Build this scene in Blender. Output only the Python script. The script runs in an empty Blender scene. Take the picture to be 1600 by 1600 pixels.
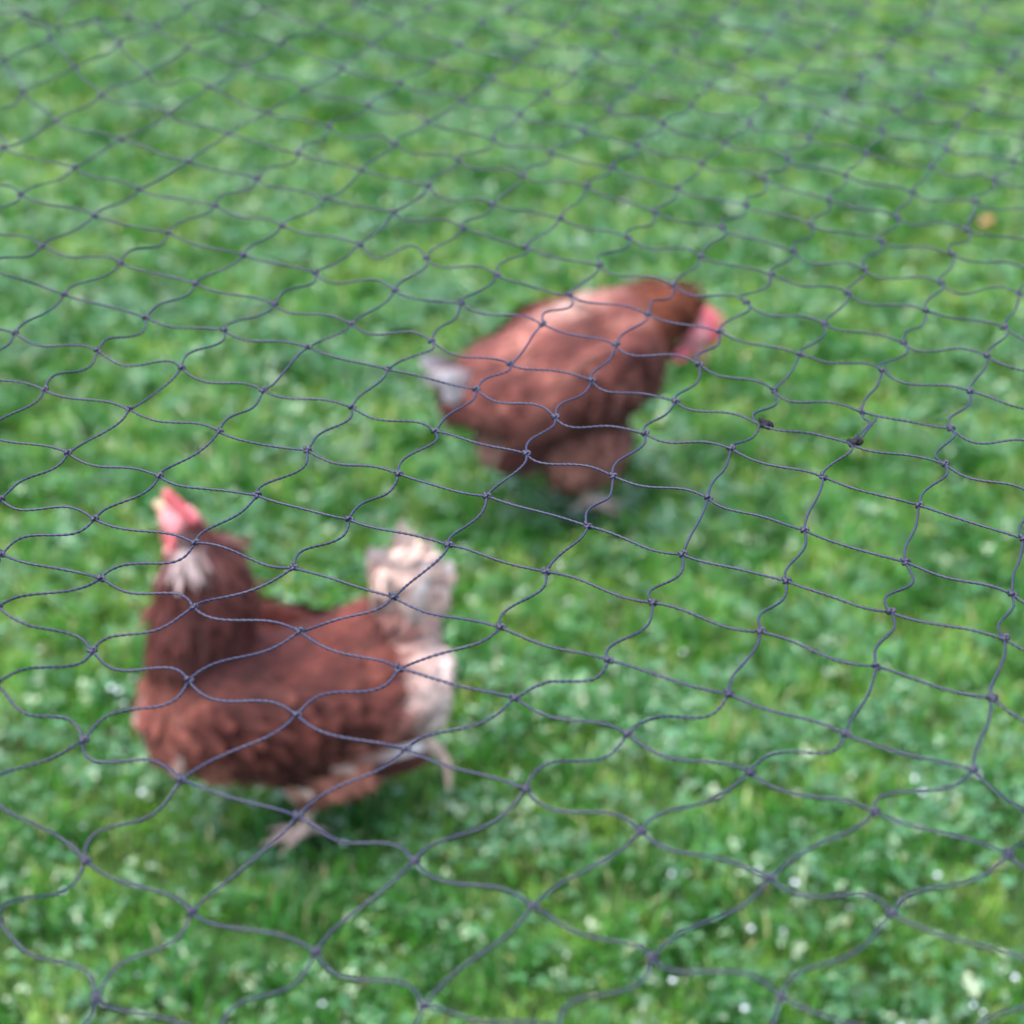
import bpy, bmesh, math
import numpy as np
from mathutils import Vector, Matrix

R = math.radians
rng = np.random.default_rng(7)
scene = bpy.context.scene

# ------------------------------------------------------------------ camera
CAM_H, PITCH = 1.5, R(30.0)
cam = bpy.data.cameras.new('camera')
cam.sensor_width = 36.0
cam.lens = 36.0 * 3333.0 / 1600.0
cam.clip_start, cam.clip_end = 0.02, 800.0
cam.dof.use_dof = True
cam.dof.focus_distance = 1.0
cam.dof.aperture_fstop = 7.7
cam.dof.aperture_blades = 0
cam_ob = bpy.data.objects.new('camera', cam)
scene.collection.objects.link(cam_ob)
cam_ob.location = (0, 0, CAM_H)
cam_ob.rotation_euler = (R(90) - PITCH, 0, 0)
scene.camera = cam_ob

# ------------------------------------------------------------------ sky, sun, exposure
SUN_EL, SUN_AZ = 76.0, -110.0          # degrees; azimuth measured from +Y towards +X
world = bpy.data.worlds.new('World')
scene.world = world
world.use_nodes = True
wn = world.node_tree
wn.nodes.clear()
sky = wn.nodes.new('ShaderNodeTexSky')
sky.sky_type = 'NISHITA'
sky.sun_disc = False
sky.sun_elevation = R(SUN_EL)
sky.sun_rotation = R(SUN_AZ)
sky.air_density = 0.9
sky.dust_density = 4.0
sky.ozone_density = 1.0
bg = wn.nodes.new('ShaderNodeBackground')
bg.inputs['Strength'].default_value = 0.15
wo = wn.nodes.new('ShaderNodeOutputWorld')
wn.links.new(sky.outputs[0], bg.inputs[0])
wn.links.new(bg.outputs[0], wo.inputs[0])

sun = bpy.data.lights.new('sun', 'SUN')
sun.energy = 1.1
sun.angle = R(70)
sun.color = (1.0, 0.98, 0.96)
sun_ob = bpy.data.objects.new('sun', sun)
scene.collection.objects.link(sun_ob)
d = Vector((math.sin(R(SUN_AZ)) * math.cos(R(SUN_EL)), math.cos(R(SUN_AZ)) * math.cos(R(SUN_EL)), math.sin(R(SUN_EL))))
sun_ob.rotation_euler = d.to_track_quat('Z', 'Y').to_euler()
sun_ob.location = (0, 0, 6)

scene.view_settings.view_transform = 'Standard'
scene.view_settings.look = 'None'
scene.view_settings.gamma = 1.0
scene.view_settings.exposure = 2.32
scene.cycles.use_denoising = True
scene.cycles.max_bounces = 6

# ------------------------------------------------------------------ helpers
def tag(o, label=None, cat=None, group=None, kind=None):
    for k, v in (('label', label), ('category', cat), ('group', group), ('kind', kind)):
        if v:
            o[k] = v
    return o

def link(o, parent=None):
    scene.collection.objects.link(o)
    if parent is not None:
        o.parent = parent
    return o

def empty(name, loc, rz=0.0):
    e = bpy.data.objects.new(name, None)
    e.empty_display_size = 0.05
    e.location = loc
    e.rotation_euler = (0, 0, rz)
    return link(e)

def np_mesh(name, v, polys, col=None, smooth=True):
    """polys: list of (n_faces x k) index arrays."""
    v = np.asarray(v, np.float32)
    me = bpy.data.meshes.new(name)
    me.vertices.add(len(v))
    me.vertices.foreach_set('co', v.ravel())
    idx = np.concatenate([p.ravel() for p in polys]).astype(np.int32)
    tot = np.concatenate([np.full(len(p), p.shape[1], np.int32) for p in polys])
    start = np.concatenate([[0], np.cumsum(tot)[:-1]]).astype(np.int32)
    me.loops.add(len(idx))
    me.loops.foreach_set('vertex_index', idx)
    me.polygons.add(len(tot))
    me.polygons.foreach_set('loop_start', start)
    me.polygons.foreach_set('loop_total', tot)
    if smooth:
        me.polygons.foreach_set('use_smooth', np.ones(len(tot), bool))
    if col is not None:
        ca = me.color_attributes.new('Col', 'FLOAT_COLOR', 'POINT')
        c4 = np.ones((len(v), 4), np.float32)
        c4[:, :3] = col
        ca.data.foreach_set('color', c4.ravel())
    me.update(calc_edges=True)
    me.validate()
    return me

def hash3(ix, iy, iz, seed):
    h = (ix * 374761393 + iy * 668265263 + iz * 2147483647 + seed * 1274126177) & 0xFFFFFFFF
    h = ((h ^ (h >> 13)) * 1274126177) & 0xFFFFFFFF
    return ((h ^ (h >> 16)) & 0xFFFF) / 65535.0

def vnoise(p, scale, seed=0):
    """smooth value noise 0..1 at points p (n x 3)."""
    q = np.asarray(p, float) * scale + 100.0
    i = np.floor(q).astype(np.int64)
    f = q - i
    f = f * f * (3 - 2 * f)
    out = 0
    for dx in (0, 1):
        for dy in (0, 1):
            for dz in (0, 1):
                w = (f[:, 0] if dx else 1 - f[:, 0]) * (f[:, 1] if dy else 1 - f[:, 1]) * (f[:, 2] if dz else 1 - f[:, 2])
                out = out + w * hash3(i[:, 0] + dx, i[:, 1] + dy, i[:, 2] + dz, seed)
    return out

def norm(a):
    return a / np.maximum(np.linalg.norm(a, axis=-1, keepdims=True), 1e-9)

def smoothstep(a, b, x):
    t = np.clip((x - a) / (b - a), 0, 1)
    return t * t * (3 - 2 * t)

# ------------------------------------------------------------------ materials
def material(name, base=None, rough=0.6, spec=0.5, attr=False, noise=None, bump=None, translucent=0.0, sheen=0.0, sss=0.0, coat=0.0):
    m = bpy.data.materials.new(name)
    m.use_nodes = True
    nt = m.node_tree
    b = nt.nodes['Principled BSDF']
    b.inputs['Roughness'].default_value = rough
    b.inputs['Specular IOR Level'].default_value = spec
    if sheen:
        b.inputs['Sheen Weight'].default_value = sheen
        b.inputs['Sheen Roughness'].default_value = 0.6
    if sss:
        b.inputs['Subsurface Weight'].default_value = sss
        b.inputs['Subsurface Scale'].default_value = 0.006
        b.inputs['Subsurface Radius'].default_value = (1.0, 0.35, 0.25)
    if coat:
        b.inputs['Coat Weight'].default_value = coat
        b.inputs['Coat Roughness'].default_value = 0.12
    if attr:
        a = nt.nodes.new('ShaderNodeVertexColor')
        a.layer_name = 'Col'
        src = a.outputs['Color']
    else:
        r = nt.nodes.new('ShaderNodeRGB')
        r.outputs[0].default_value = (*base, 1)
        src = r.outputs[0]
    tc = nt.nodes.new('ShaderNodeTexCoord')
    if noise:
        scale, lo, hi = noise
        n = nt.nodes.new('ShaderNodeTexNoise')
        n.inputs['Scale'].default_value = scale
        n.inputs['Detail'].default_value = 5
        nt.links.new(tc.outputs['Object'], n.inputs['Vector'])
        mr = nt.nodes.new('ShaderNodeMapRange')
        mr.inputs['From Min'].default_value = 0.3
        mr.inputs['From Max'].default_value = 0.7
        mr.inputs['To Min'].default_value = lo
        mr.inputs['To Max'].default_value = hi
        nt.links.new(n.outputs['Fac'], mr.inputs['Value'])
        mx = nt.nodes.new('ShaderNodeVectorMath')
        mx.operation = 'SCALE'
        nt.links.new(src, mx.inputs[0])
        nt.links.new(mr.outputs[0], mx.inputs['Scale'])
        src = mx.outputs[0]
    nt.links.new(src, b.inputs['Base Color'])
    if bump:
        bn = nt.nodes.new('ShaderNodeTexNoise')
        bn.inputs['Scale'].default_value = bump[0]
        bn.inputs['Detail'].default_value = 4
        nt.links.new(tc.outputs['Object'], bn.inputs['Vector'])
        bp = nt.nodes.new('ShaderNodeBump')
        bp.inputs['Strength'].default_value = bump[1]
        bp.inputs['Distance'].default_value = bump[2]
        nt.links.new(bn.outputs['Fac'], bp.inputs['Height'])
        nt.links.new(bp.outputs[0], b.inputs['Normal'])
    if translucent:
        out = nt.nodes['Material Output']
        tr = nt.nodes.new('ShaderNodeBsdfTranslucent')
        nt.links.new(src, tr.inputs['Color'])
        ms = nt.nodes.new('ShaderNodeMixShader')
        ms.inputs[0].default_value = translucent
        nt.links.new(b.outputs[0], ms.inputs[1])
        nt.links.new(tr.outputs[0], ms.inputs[2])
        nt.links.new(ms.outputs[0], out.inputs['Surface'])
    return m

M = {
    'soil': material('damp_turf_soil', (0.022, 0.055, 0.012), 0.9, 0.2, noise=(9.0, 0.5, 1.6), bump=(60.0, 0.6, 0.01)),
    'grass': material('grass_blades', attr=True, rough=0.40, spec=0.45, translucent=0.34, coat=0.2),
    'clover': material('clover_leaves', attr=True, rough=0.32, spec=0.6, translucent=0.22, coat=0.5),
    'dew': material('dew_glint_beads', (0.46, 0.49, 0.54), 0.06, 0.6, coat=1.0),  # opaque, pale base colour stands in for the sky's glint
    'leaf': material('fallen_leaf', (0.26, 0.15, 0.04), 0.5, 0.4, noise=(90.0, 0.6, 1.3), translucent=0.2),
    'twine': material('violet_black_twine', (0.008, 0.0075, 0.030), 0.5, 0.40, noise=(900.0, 0.7, 1.3)),
    'twine_knot': material('tight_knot_twine', (0.010, 0.009, 0.026), 0.5, 0.4),
    'twine_dark': material('black_repair_twine', (0.004, 0.004, 0.006), 0.75, 0.2),
    'feather': material('feathers', attr=True, rough=0.8, spec=0.15, noise=(130.0, 0.55, 1.45)),
    'skin': material('hen_body', attr=True, rough=0.8, spec=0.15, noise=(120.0, 0.6, 1.4), bump=(300.0, 0.3, 0.002)),
    'comb': material('comb_red', (0.46, 0.085, 0.10), 0.45, 0.45, noise=(140.0, 0.8, 1.2), bump=(350.0, 0.4, 0.0015), sss=0.2),
    'beak': material('beak_horn', (0.30, 0.19, 0.11), 0.35, 0.5, noise=(200.0, 0.8, 1.15)),
    'eye': material('eye', (0.12, 0.035, 0.01), 0.08, 0.7, coat=1.0),
    'claw': material('claw', (0.25, 0.18, 0.13), 0.4, 0.5),
}

# ------------------------------------------------------------------ lawn: soil sheet to the horizon
def build_ground():
    n = 90
    s = np.linspace(-1, 1, n)
    g = np.sign(s) * (np.abs(s) ** 3.2) * 300.0
    gx, gy = np.meshgrid(g, g + 2.6)
    p = np.stack([gx.ravel(), gy.ravel(), np.zeros(gx.size)], 1)
    p[:, 2] = -0.012 + 0.012 * vnoise(p, 2.2, 3) * (np.abs(p[:, 0]) < 20)
    i = np.arange(n * n).reshape(n, n)
    f = np.stack([i[:-1, :-1], i[:-1, 1:], i[1:, 1:], i[1:, :-1]], -1).reshape(-1, 4)
    me = np_mesh('lawn_ground', p, [f])
    me.materials.append(M['soil'])
    o = link(bpy.data.objects.new('ground', me))
    tag(o, 'damp dark soil under the lawn', 'ground', kind='structure')
build_ground()

def lawn_points(n, y0=1.05, y1=5.4, pad=0.35, r=rng):
    """points over the strip of lawn that lies in front of the camera, with a margin to both sides."""
    y = np.sqrt(r.uniform(y0 ** 2, y1 ** 2, n))
    half = 0.30 * y + pad
    x = r.uniform(-1, 1, n) * half
    return np.stack([x, y, np.zeros(n)], 1)

def far_points(n, r=rng):
    """thinner cover round about it"""
    x = r.uniform(-1, 1, n)
    x = np.sign(x) * np.abs(x) ** 1.6 * 6.0
    y = 0.2 + 10.0 * r.uniform(0, 1, n) ** 1.2
    keep = ~((np.abs(x) < 0.30 * y + 0.30) & (y > 1.0) & (y < 5.4))
    return np.stack([x, y, 0 * x], 1)[keep]

def patch(p):
    """how lush (0 thin and yellowish .. 1 deep green) the turf is at p"""
    a = 0.14 * vnoise(p, 5.0, 11) + 0.40 * vnoise(p, 14.0, 12) + 0.46 * vnoise(p, 36.0, 13)
    return np.clip((a - 0.32) / 0.36, 0, 1)

def blade_mesh(p, length, width, lean, az, col):
    n = len(p)
    dirv = np.stack([np.cos(az), np.sin(az), 0 * az], 1)
    side = np.stack([-np.sin(az), np.cos(az), 0 * az], 1)
    up = np.array([0, 0, 1.0])
    l = length[:, None]
    m1 = p + l * 0.5 * (dirv * (0.35 * lean)[:, None] + up * np.sqrt(np.maximum(1 - (0.35 * lean) ** 2, 0.1))[:, None])
    e = np.clip(lean, 0, 1.25)
    tip = m1 + l * 0.5 * (dirv * np.sin(e * 1.35)[:, None] + up * np.cos(e * 1.35)[:, None])
    tip[:, 2] = np.maximum(tip[:, 2], 0.006)
    w = width[:, None] * 0.5
    tw = side + up * rng.uniform(-0.5, 0.5, n)[:, None]
    v = np.stack([p - side * w * 0.7, p + side * w * 0.7, m1 - tw * w, m1 + tw * w, tip], 1).reshape(-1, 3)
    b = np.arange(n)[:, None] * 5
    q = b + np.array([0, 1, 3, 2])
    t = b + np.array([2, 3, 4])
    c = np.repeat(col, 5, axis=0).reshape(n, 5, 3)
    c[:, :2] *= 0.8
    return v, q, t, c.reshape(-1, 3)

G_DEEP, G_MID, G_YEL, G_BLUE, G_STRAW = (np.array(c) for c in ((0.013, 0.082, 0.007), (0.044, 0.195, 0.014), (0.110, 0.225, 0.020), (0.05, 0.12, 0.045), (0.38, 0.33, 0.16)))

def mix(a, b, t):
    return a + (b - a) * t[:, None]

def grass_colour(p):
    n = len(p)
    l = patch(p)
    t = rng.uniform(0, 1, n)
    c = mix(np.tile(G_YEL, (n, 1)), G_MID, np.clip(l * 1.5 + 0.3 * (t - 0.5), 0, 1))
    c = mix(c, G_DEEP, np.clip((l - 0.45) * 1.3 + 0.5 * (rng.uniform(0, 1, n) - 0.5), 0, 1))
    dry = rng.uniform(0, 1, n) < 0.035 + 0.09 * (1 - l)
    c[dry] = mix(c[dry], G_STRAW, rng.uniform(0.3, 0.9, dry.sum()))
    return c * rng.uniform(0.75, 1.3, n)[:, None]

FEET = ((-0.235, 1.855), (0.11, 2.565), (0.082, 2.63))      # where the hens stand the sward is trodden down

def build_grass():
    p = lawn_points(420000)
    p = p[rng.uniform(0, 1, len(p)) < 0.30 + 1.1 * smoothstep(0.25, 0.6, vnoise(p, 28.0, 23))]
    l = patch(p)
    n = len(p)
    tuft = 0.5 + 0.9 * vnoise(p, 32.0, 21)
    ln = rng.uniform(0.018, 0.045, n) * tuft * (0.75 + 0.5 * l)
    for fx, fy in FEET:
        ln *= 1 - 0.5 * np.exp(-((p[:, 0] - fx) ** 2 + (p[:, 1] - fy + 0.015) ** 2) / 0.05 ** 2)
    wd = rng.uniform(0.0016, 0.0042, n)
    az = rng.uniform(0, 2 * np.pi, n)
    az = np.where(rng.uniform(0, 1, n) < 0.5, 2 * np.pi * 1.5 * vnoise(p, 9.0, 22) + rng.normal(0, 0.5, n), az)
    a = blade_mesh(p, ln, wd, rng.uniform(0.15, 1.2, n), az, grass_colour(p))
    q = far_points(230000)
    m = len(q)
    b = blade_mesh(q, rng.uniform(0.03, 0.06, m), rng.uniform(0.005, 0.012, m), rng.uniform(0.3, 1.2, m), rng.uniform(0, 6.28, m), grass_colour(q))
    # long pale wilted blades lying over the sward
    k = 60
    w = lawn_points(k)
    w[:, 2] = 0.022
    wc = np.tile(np.array([0.12, 0.21, 0.085]), (k, 1)) * rng.uniform(0.7, 1.2, k)[:, None]
    cc = blade_mesh(w, rng.uniform(0.05, 0.10, k), rng.uniform(0.004, 0.007, k), rng.uniform(1.0, 1.25, k), rng.uniform(0, 6.28, k), wc)
    V, Q, T, C, off = [], [], [], [], 0
    for v, q4, t3, c in (a, b, cc):
        V.append(v); Q.append(q4 + off); T.append(t3 + off); C.append(c); off += len(v)
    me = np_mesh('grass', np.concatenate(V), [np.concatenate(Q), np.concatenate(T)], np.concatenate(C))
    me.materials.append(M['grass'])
    tag(link(bpy.data.objects.new('grass', me)), 'short wet green grass covering the whole lawn', 'grass', kind='stuff')
build_grass()

def build_clover():
    """trifoliate clover leaves and small round weeds between the blades"""
    p = lawn_points(150000)
    l = vnoise(p, 7.5, 31) * 0.4 + vnoise(p, 24.0, 32) * 0.6
    keep = rng.uniform(0, 1, len(p)) < np.clip((l - 0.40) * 2.6, 0.08, 1)
    p = p[keep]
    n = len(p)
    h = rng.uniform(0.010, 0.034, n) * (0.7 + 0.6 * vnoise(p, 25.0, 33))
    for fx, fy in FEET:
        h *= 1 - 0.5 * np.exp(-((p[:, 0] - fx) ** 2 + (p[:, 1] - fy + 0.015) ** 2) / 0.05 ** 2)
    r = rng.uniform(0.0028, 0.0066, n)
    tilt = np.abs(rng.normal(0, 0.42, n))
    ta = rng.uniform(0, 2 * np.pi, n)
    nrm = np.stack([np.sin(tilt) * np.cos(ta), np.sin(tilt) * np.sin(ta), np.cos(tilt)], 1)
    ref = norm(np.cross(nrm, np.tile([0.31, 0.95, 0.02], (n, 1))))
    ref2 = np.cross(nrm, ref)
    c0 = p + np.array([0, 0, 1.0]) * h[:, None]
    rot = rng.uniform(0, 2 * np.pi, n)
    base = mix(np.tile(np.array([0.030, 0.140, 0.022]), (n, 1)), np.array([0.052, 0.170, 0.058]), rng.uniform(0, 1, n))
    base = mix(base, np.array([0.016, 0.075, 0.012]), np.clip(vnoise(p, 14.0, 34) * 1.4 - 0.4, 0, 1) * 0.8)
    base *= rng.uniform(0.7, 1.15, n)[:, None]
    V, F, C = [], [], []
    for k in range(3):
        a = rot + k * 2.094 + rng.normal(0, 0.15, n)
        dv = ref * np.cos(a)[:, None] + ref2 * np.sin(a)[:, None]
        sv = np.cross(nrm, dv)
        rr = r[:, None]
        droop = nrm * rr * rng.uniform(-0.35, 0.25, n)[:, None]
        v = np.stack([c0, c0 + rr * (0.75 * dv - 0.55 * sv) + droop * 0.6, c0 + rr * (1.45 * dv - 0.42 * sv) + droop,
                      c0 + rr * 1.38 * dv + droop * 1.3 - nrm * rr * 0.12, c0 + rr * (1.45 * dv + 0.42 * sv) + droop, c0 + rr * (0.75 * dv + 0.55 * sv) + droop * 0.6], 1)
        V.append(v)
        C.append(np.repeat(base[:, None, :], 6, 1) * rng.uniform(0.9, 1.1, n)[:, None, None])
    V = np.concatenate(V).reshape(-1, 3)
    C = np.concatenate(C).reshape(-1, 3)
    b = np.arange(3 * n)[:, None] * 6
    F = [np.concatenate([b + np.array([0, 1, 2, 3]), b + np.array([0, 3, 4, 5])])]
    me = np_mesh('clover', V, F, C)
    me.materials.append(M['clover'])
    tag(link(bpy.data.objects.new('clover_leaves', me)), 'small wet clover leaves growing among the grass', 'clover', kind='stuff')
build_clover()

def build_dew_glints():
    """opaque pale beads in the sward, standing in for bright glints on dew and wet leaves"""
    spots = [(-0.42, 3.98), (-0.40, 3.92), (0.02, 4.02), (0.56, 4.36), (0.55, 4.12), (0.62, 4.15), (-0.14, 2.9), (-0.10, 2.93), (0.12, 3.5), (0.33, 3.52),
             (-0.45, 2.15), (-0.47, 2.10), (-0.44, 2.08), (-0.50, 2.12), (-0.46, 1.98), (-0.43, 1.93), (-0.40, 2.04),
             (0.27, 1.78), (0.30, 1.76), (0.25, 1.70), (0.29, 1.69), (0.42, 1.86), (0.45, 1.80), (0.45, 1.93), (0.52, 2.2),
             (-0.13, 1.52), (-0.11, 1.50), (-0.2, 1.6), (0.16, 1.62), (0.24, 1.58), (0.50, 1.62), (0.46, 1.58), (0.13, 1.53), (0.40, 1.56)]
    pts = [(x + rng.normal(0, 0.008), y + rng.normal(0, 0.012), rng.uniform(0.022, 0.034), rng.uniform(0.0014, 0.0036)) for x, y in spots for _ in range(int(rng.integers(1, 3)))]
    for x, y, _ in lawn_points(450):
        pts.append((x, y, rng.uniform(0.02, 0.034), rng.uniform(0.0010, 0.0026)))
    bm = bmesh.new()
    bmesh.ops.create_icosphere(bm, subdivisions=2, radius=1.0)
    bv = np.array([v.co[:] for v in bm.verts])
    bf = np.array([[v.index for v in f.verts] for f in bm.faces])
    bm.free()
    bv[:, 2] *= 0.72
    V = np.concatenate([bv * s + np.array([x, y, z]) for x, y, z, s in pts])
    F = np.concatenate([bf + k * len(bv) for k in range(len(pts))])
    me = np_mesh('dew_glint_beads', V, [F])
    me.materials.append(M['dew'])
    tag(link(bpy.data.objects.new('dew_glint_beads', me)), 'pale opaque beads standing in for dew glints scattered over the wet grass', 'dew', kind='stuff')
build_dew_glints()

def build_leaf():
    bm = bmesh.new()
    prof = [(-0.019, 0.001), (-0.012, 0.007), (-0.003, 0.0105), (0.006, 0.009), (0.013, 0.0055), (0.019, 0.0008)]
    rows = []
    for x, w in prof:
        z = 0.006 * math.cos(x * 90)
        rows.append([bm.verts.new((x, s * w, z - 0.0045 * s * s + 0.002 * math.sin(x * 300 + s))) for s in (-1, -0.5, 0, 0.5, 1)])
    for a, b in zip(rows[:-1], rows[1:]):
        for i in range(4):
            bm.faces.new((a[i], a[i + 1], b[i + 1], b[i]))
    st = [bm.verts.new((-0.019 - 0.012, s * 0.0007, 0.001)) for s in (-1, 1)]
    bm.faces.new((st[0], st[1], rows[0][4], rows[0][0]))
    ext = bmesh.ops.extrude_face_region(bm, geom=bm.faces[:])
    for v in ext['geom']:
        if isinstance(v, bmesh.types.BMVert):
            v.co.z -= 0.0006
    bmesh.ops.recalc_face_normals(bm, faces=bm.faces[:])
    me = bpy.data.meshes.new('fallen_leaf')
    bm.to_mesh(me)
    bm.free()
    for p in me.polygons:
        p.use_smooth = True
    me.materials.append(M['leaf'])
    o = link(bpy.data.objects.new('fallen_leaf', me))
    o.location = (0.855, 3.585, 0.036)
    o.rotation_euler = (0.25, -0.2, 0.7)
    tag(o, 'small amber fallen leaf lying alone on the grass beyond the net', 'leaf')
build_leaf()

# ------------------------------------------------------------------ hens
CHEST, DARK, GINGER, CREAM, WHITE = (np.array(c) for c in ((0.070, 0.0165, 0.0125), (0.024, 0.007, 0.0065), (0.150, 0.050, 0.036), (0.38, 0.275, 0.235), (0.52, 0.465, 0.46)))
FACE, LEG = np.array((0.42, 0.16, 0.17)), np.array((0.33, 0.23, 0.18))

def tube(path, radii, sides=14, flat=None, cap=True):
    """closed tube along path; flat = (lateral scale, other scale)"""
    path = np.array(path, float)
    n = len(path)
    t = norm(np.gradient(path, axis=0))
    V = []
    for k in range(n):
        s = np.cross(t[k], (0, 0, 1.0))
        if np.linalg.norm(s) < 0.05:
            s = np.cross(t[k], (1.0, 0, 0))
        s = s / np.linalg.norm(s)
        u = np.cross(s, t[k])
        r = radii[k] if np.ndim(radii[k]) else (radii[k], radii[k])
        for j in range(sides):
            a = 2 * np.pi * j / sides
            V.append(path[k] + s * r[0] * math.cos(a) + u * r[1] * math.sin(a))
    V.append(path[0] - t[0] * 0.15 * np.mean(radii[0]))
    V.append(path[-1] + t[-1] * 0.15 * np.mean(radii[-1]))
    F = []
    for k in range(n - 1):
        for j in range(sides):
            j2 = (j + 1) % sides
            F.append((k * sides + j, k * sides + j2, (k + 1) * sides + j2, (k + 1) * sides + j))
    c0, c1 = n * sides, n * sides + 1
    for j in range(sides):
        j2 = (j + 1) % sides
        F.append((c0, j2, j))
        F.append((c1, (n - 1) * sides + j, (n - 1) * sides + j2))
    return np.array(V), F

def ellipsoid(c, r, rot=None, n=16, m=10):
    V, F = [], []
    for i in range(m + 1):
        th = math.pi * i / m
        for j in range(n):
            a = 2 * math.pi * j / n
            p = np.array((r[0] * math.sin(th) * math.cos(a), r[1] * math.sin(th) * math.sin(a), r[2] * math.cos(th)))
            V.append(p)
    V = np.array(V)
    if rot is not None:
        V = V @ np.array(rot).T
    V = V + np.array(c)
    for i in range(m):
        for j in range(n):
            F.append((i * n + j, (i + 1) * n + j, (i + 1) * n + (j + 1) % n, i * n + (j + 1) % n))
    return V, F

def bezier_path(pts, n=12):
    """smooth path through points (Catmull-Rom)"""
    P = [np.array(p, float) for p in pts]
    P = [2 * P[0] - P[1]] + P + [2 * P[-1] - P[-2]]
    out = []
    for k in range(1, len(P) - 2):
        for s in np.linspace(0, 1, n, endpoint=False):
            a, b, c, e = P[k - 1], P[k], P[k + 1], P[k + 2]
            out.append(0.5 * (2 * b + (c - a) * s + (2 * a - 5 * b + 4 * c - e) * s * s + (3 * b - a - 3 * c + e) * s ** 3))
    out.append(P[-2])
    return np.array(out)

def resample(vals, n):
    x = np.linspace(0, 1, len(vals))
    return np.interp(np.linspace(0, 1, n), x, vals)

def fuse(name, shells, voxel, smooth_it):
    """several closed shells grown together into one continuous skin"""
    V, F, off = [], [], 0
    for v, f in shells:
        V.append(v)
        F += [tuple(i + off for i in q) for q in f]
        off += len(v)
    me = bpy.data.meshes.new(name)
    me.from_pydata(np.concatenate(V).tolist(), [], F)
    bm = bmesh.new()
    bm.from_mesh(me)
    bmesh.ops.remove_doubles(bm, verts=bm.verts[:], dist=1e-6)
    bmesh.ops.recalc_face_normals(bm, faces=bm.faces[:])
    bm.to_mesh(me)
    bm.free()
    tmp = bpy.data.objects.new('tmp', me)
    scene.collection.objects.link(tmp)
    m = tmp.modifiers.new('r', 'REMESH')
    m.mode = 'VOXEL'
    m.voxel_size = voxel
    m.use_smooth_shade = True
    s = tmp.modifiers.new('s', 'SMOOTH')
    s.factor, s.iterations = 0.5, smooth_it
    dg = bpy.context.evaluated_depsgraph_get()
    dg.update()
    out = bpy.data.meshes.new_from_object(tmp.evaluated_get(dg))
    out.name = name
    bpy.data.objects.remove(tmp)
    bpy.data.meshes.remove(me)
    return out

def feather_mesh(p, d, nrm, ln, wd, lift, curl, col, tipcol):
    """p roots, d directions, nrm outward normals: one curved, round-tipped vane per row"""
    n = len(p)
    d = norm(d)
    nrm = norm(nrm - d * np.sum(nrm * d, 1)[:, None])
    s = np.cross(nrm, d)
    U = np.array([0.0, 0.3, 0.65, 0.9, 1.0])
    W = np.array([0.35, 0.9, 1.0, 0.7, 0.22])
    V, C = [], []
    for u, w in zip(U, W):
        ctr = p + d * (ln * u)[:, None] + nrm * (ln * (lift * u - curl * u * u))[:, None]
        for k in (-1, 0, 1):
            V.append(ctr + s * (0.5 * wd * w * k)[:, None] - nrm * (0.16 * wd * w * abs(k))[:, None])
            C.append(col + (tipcol - col) * (u ** 1.5))
    V = np.stack(V, 1).reshape(-1, 3)
    C = np.stack(C, 1).reshape(-1, 3)
    b = np.arange(n)[:, None] * 15
    F = []
    for r in range(4):
        for k in range(2):
            o = r * 3 + k
            F.append(b + np.array([o, o + 1, o + 4, o + 3]))
    return V, np.concatenate(F), C

def surface_samples(me, n, r):
    me.calc_loop_triangles()
    nt = len(me.loop_triangles)
    ti = np.empty(nt * 3, np.int32)
    me.loop_triangles.foreach_get('vertices', ti)
    ti = ti.reshape(-1, 3)
    v = np.empty(len(me.vertices) * 3, np.float32)
    me.vertices.foreach_get('co', v)
    v = v.reshape(-1, 3)
    vn = np.empty(len(me.vertices) * 3, np.float32)
    me.vertices.foreach_get('normal', vn)
    vn = vn.reshape(-1, 3)
    a, b, c = v[ti[:, 0]], v[ti[:, 1]], v[ti[:, 2]]
    ar = np.linalg.norm(np.cross(b - a, c - a), axis=1)
    k = r.choice(nt, n, p=ar / ar.sum())
    w = r.dirichlet((1, 1, 1), n)
    P = a[k] * w[:, :1] + b[k] * w[:, 1:2] + c[k] * w[:, 2:]
    Nn = norm(vn[ti[k, 0]] + vn[ti[k, 1]] + vn[ti[k, 2]])
    return P, Nn

def simple_obj(name, v, f, mat, parent, col=None, smooth=True):
    me = bpy.data.meshes.new(name)
    me.from_pydata(np.asarray(v).tolist(), [], [tuple(int(i) for i in q) for q in f])
    if smooth:
        for p in me.polygons:
            p.use_smooth = True
    bm = bmesh.new()
    bm.from_mesh(me)
    bmesh.ops.remove_doubles(bm, verts=bm.verts[:], dist=1e-6)
    bmesh.ops.recalc_face_normals(bm, faces=bm.faces[:])
    bm.to_mesh(me)
    bm.free()
    me.materials.append(mat)
    return link(bpy.data.objects.new(name, me), parent)

def comb_outline(L, H, pts=5, r=None):
    """saw-toothed blade: (along, up) outline, counter-clockwise"""
    o = [(L * 0.50, -0.004), (L * 0.52, H * 0.25)]
    for k in range(pts):
        c = L * (0.42 - 0.9 * (k + 0.5) / pts)
        hh = H * (0.70, 0.95, 1.08, 0.98, 0.72)[k] * (1 + (r.uniform(-0.08, 0.08) if r is not None else 0))
        hw = L * 0.9 / pts * 0.5
        o += [(c + hw * 0.35, hh * 0.86), (c - hw * 0.05, hh), (c - hw * 0.45, hh * 0.84), (c - hw * 1.0, H * 0.46)]
    o += [(-L * 0.62, H * 0.35), (-L * 0.60, H * 0.1), (-L * 0.45, -0.004)]
    return o

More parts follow.
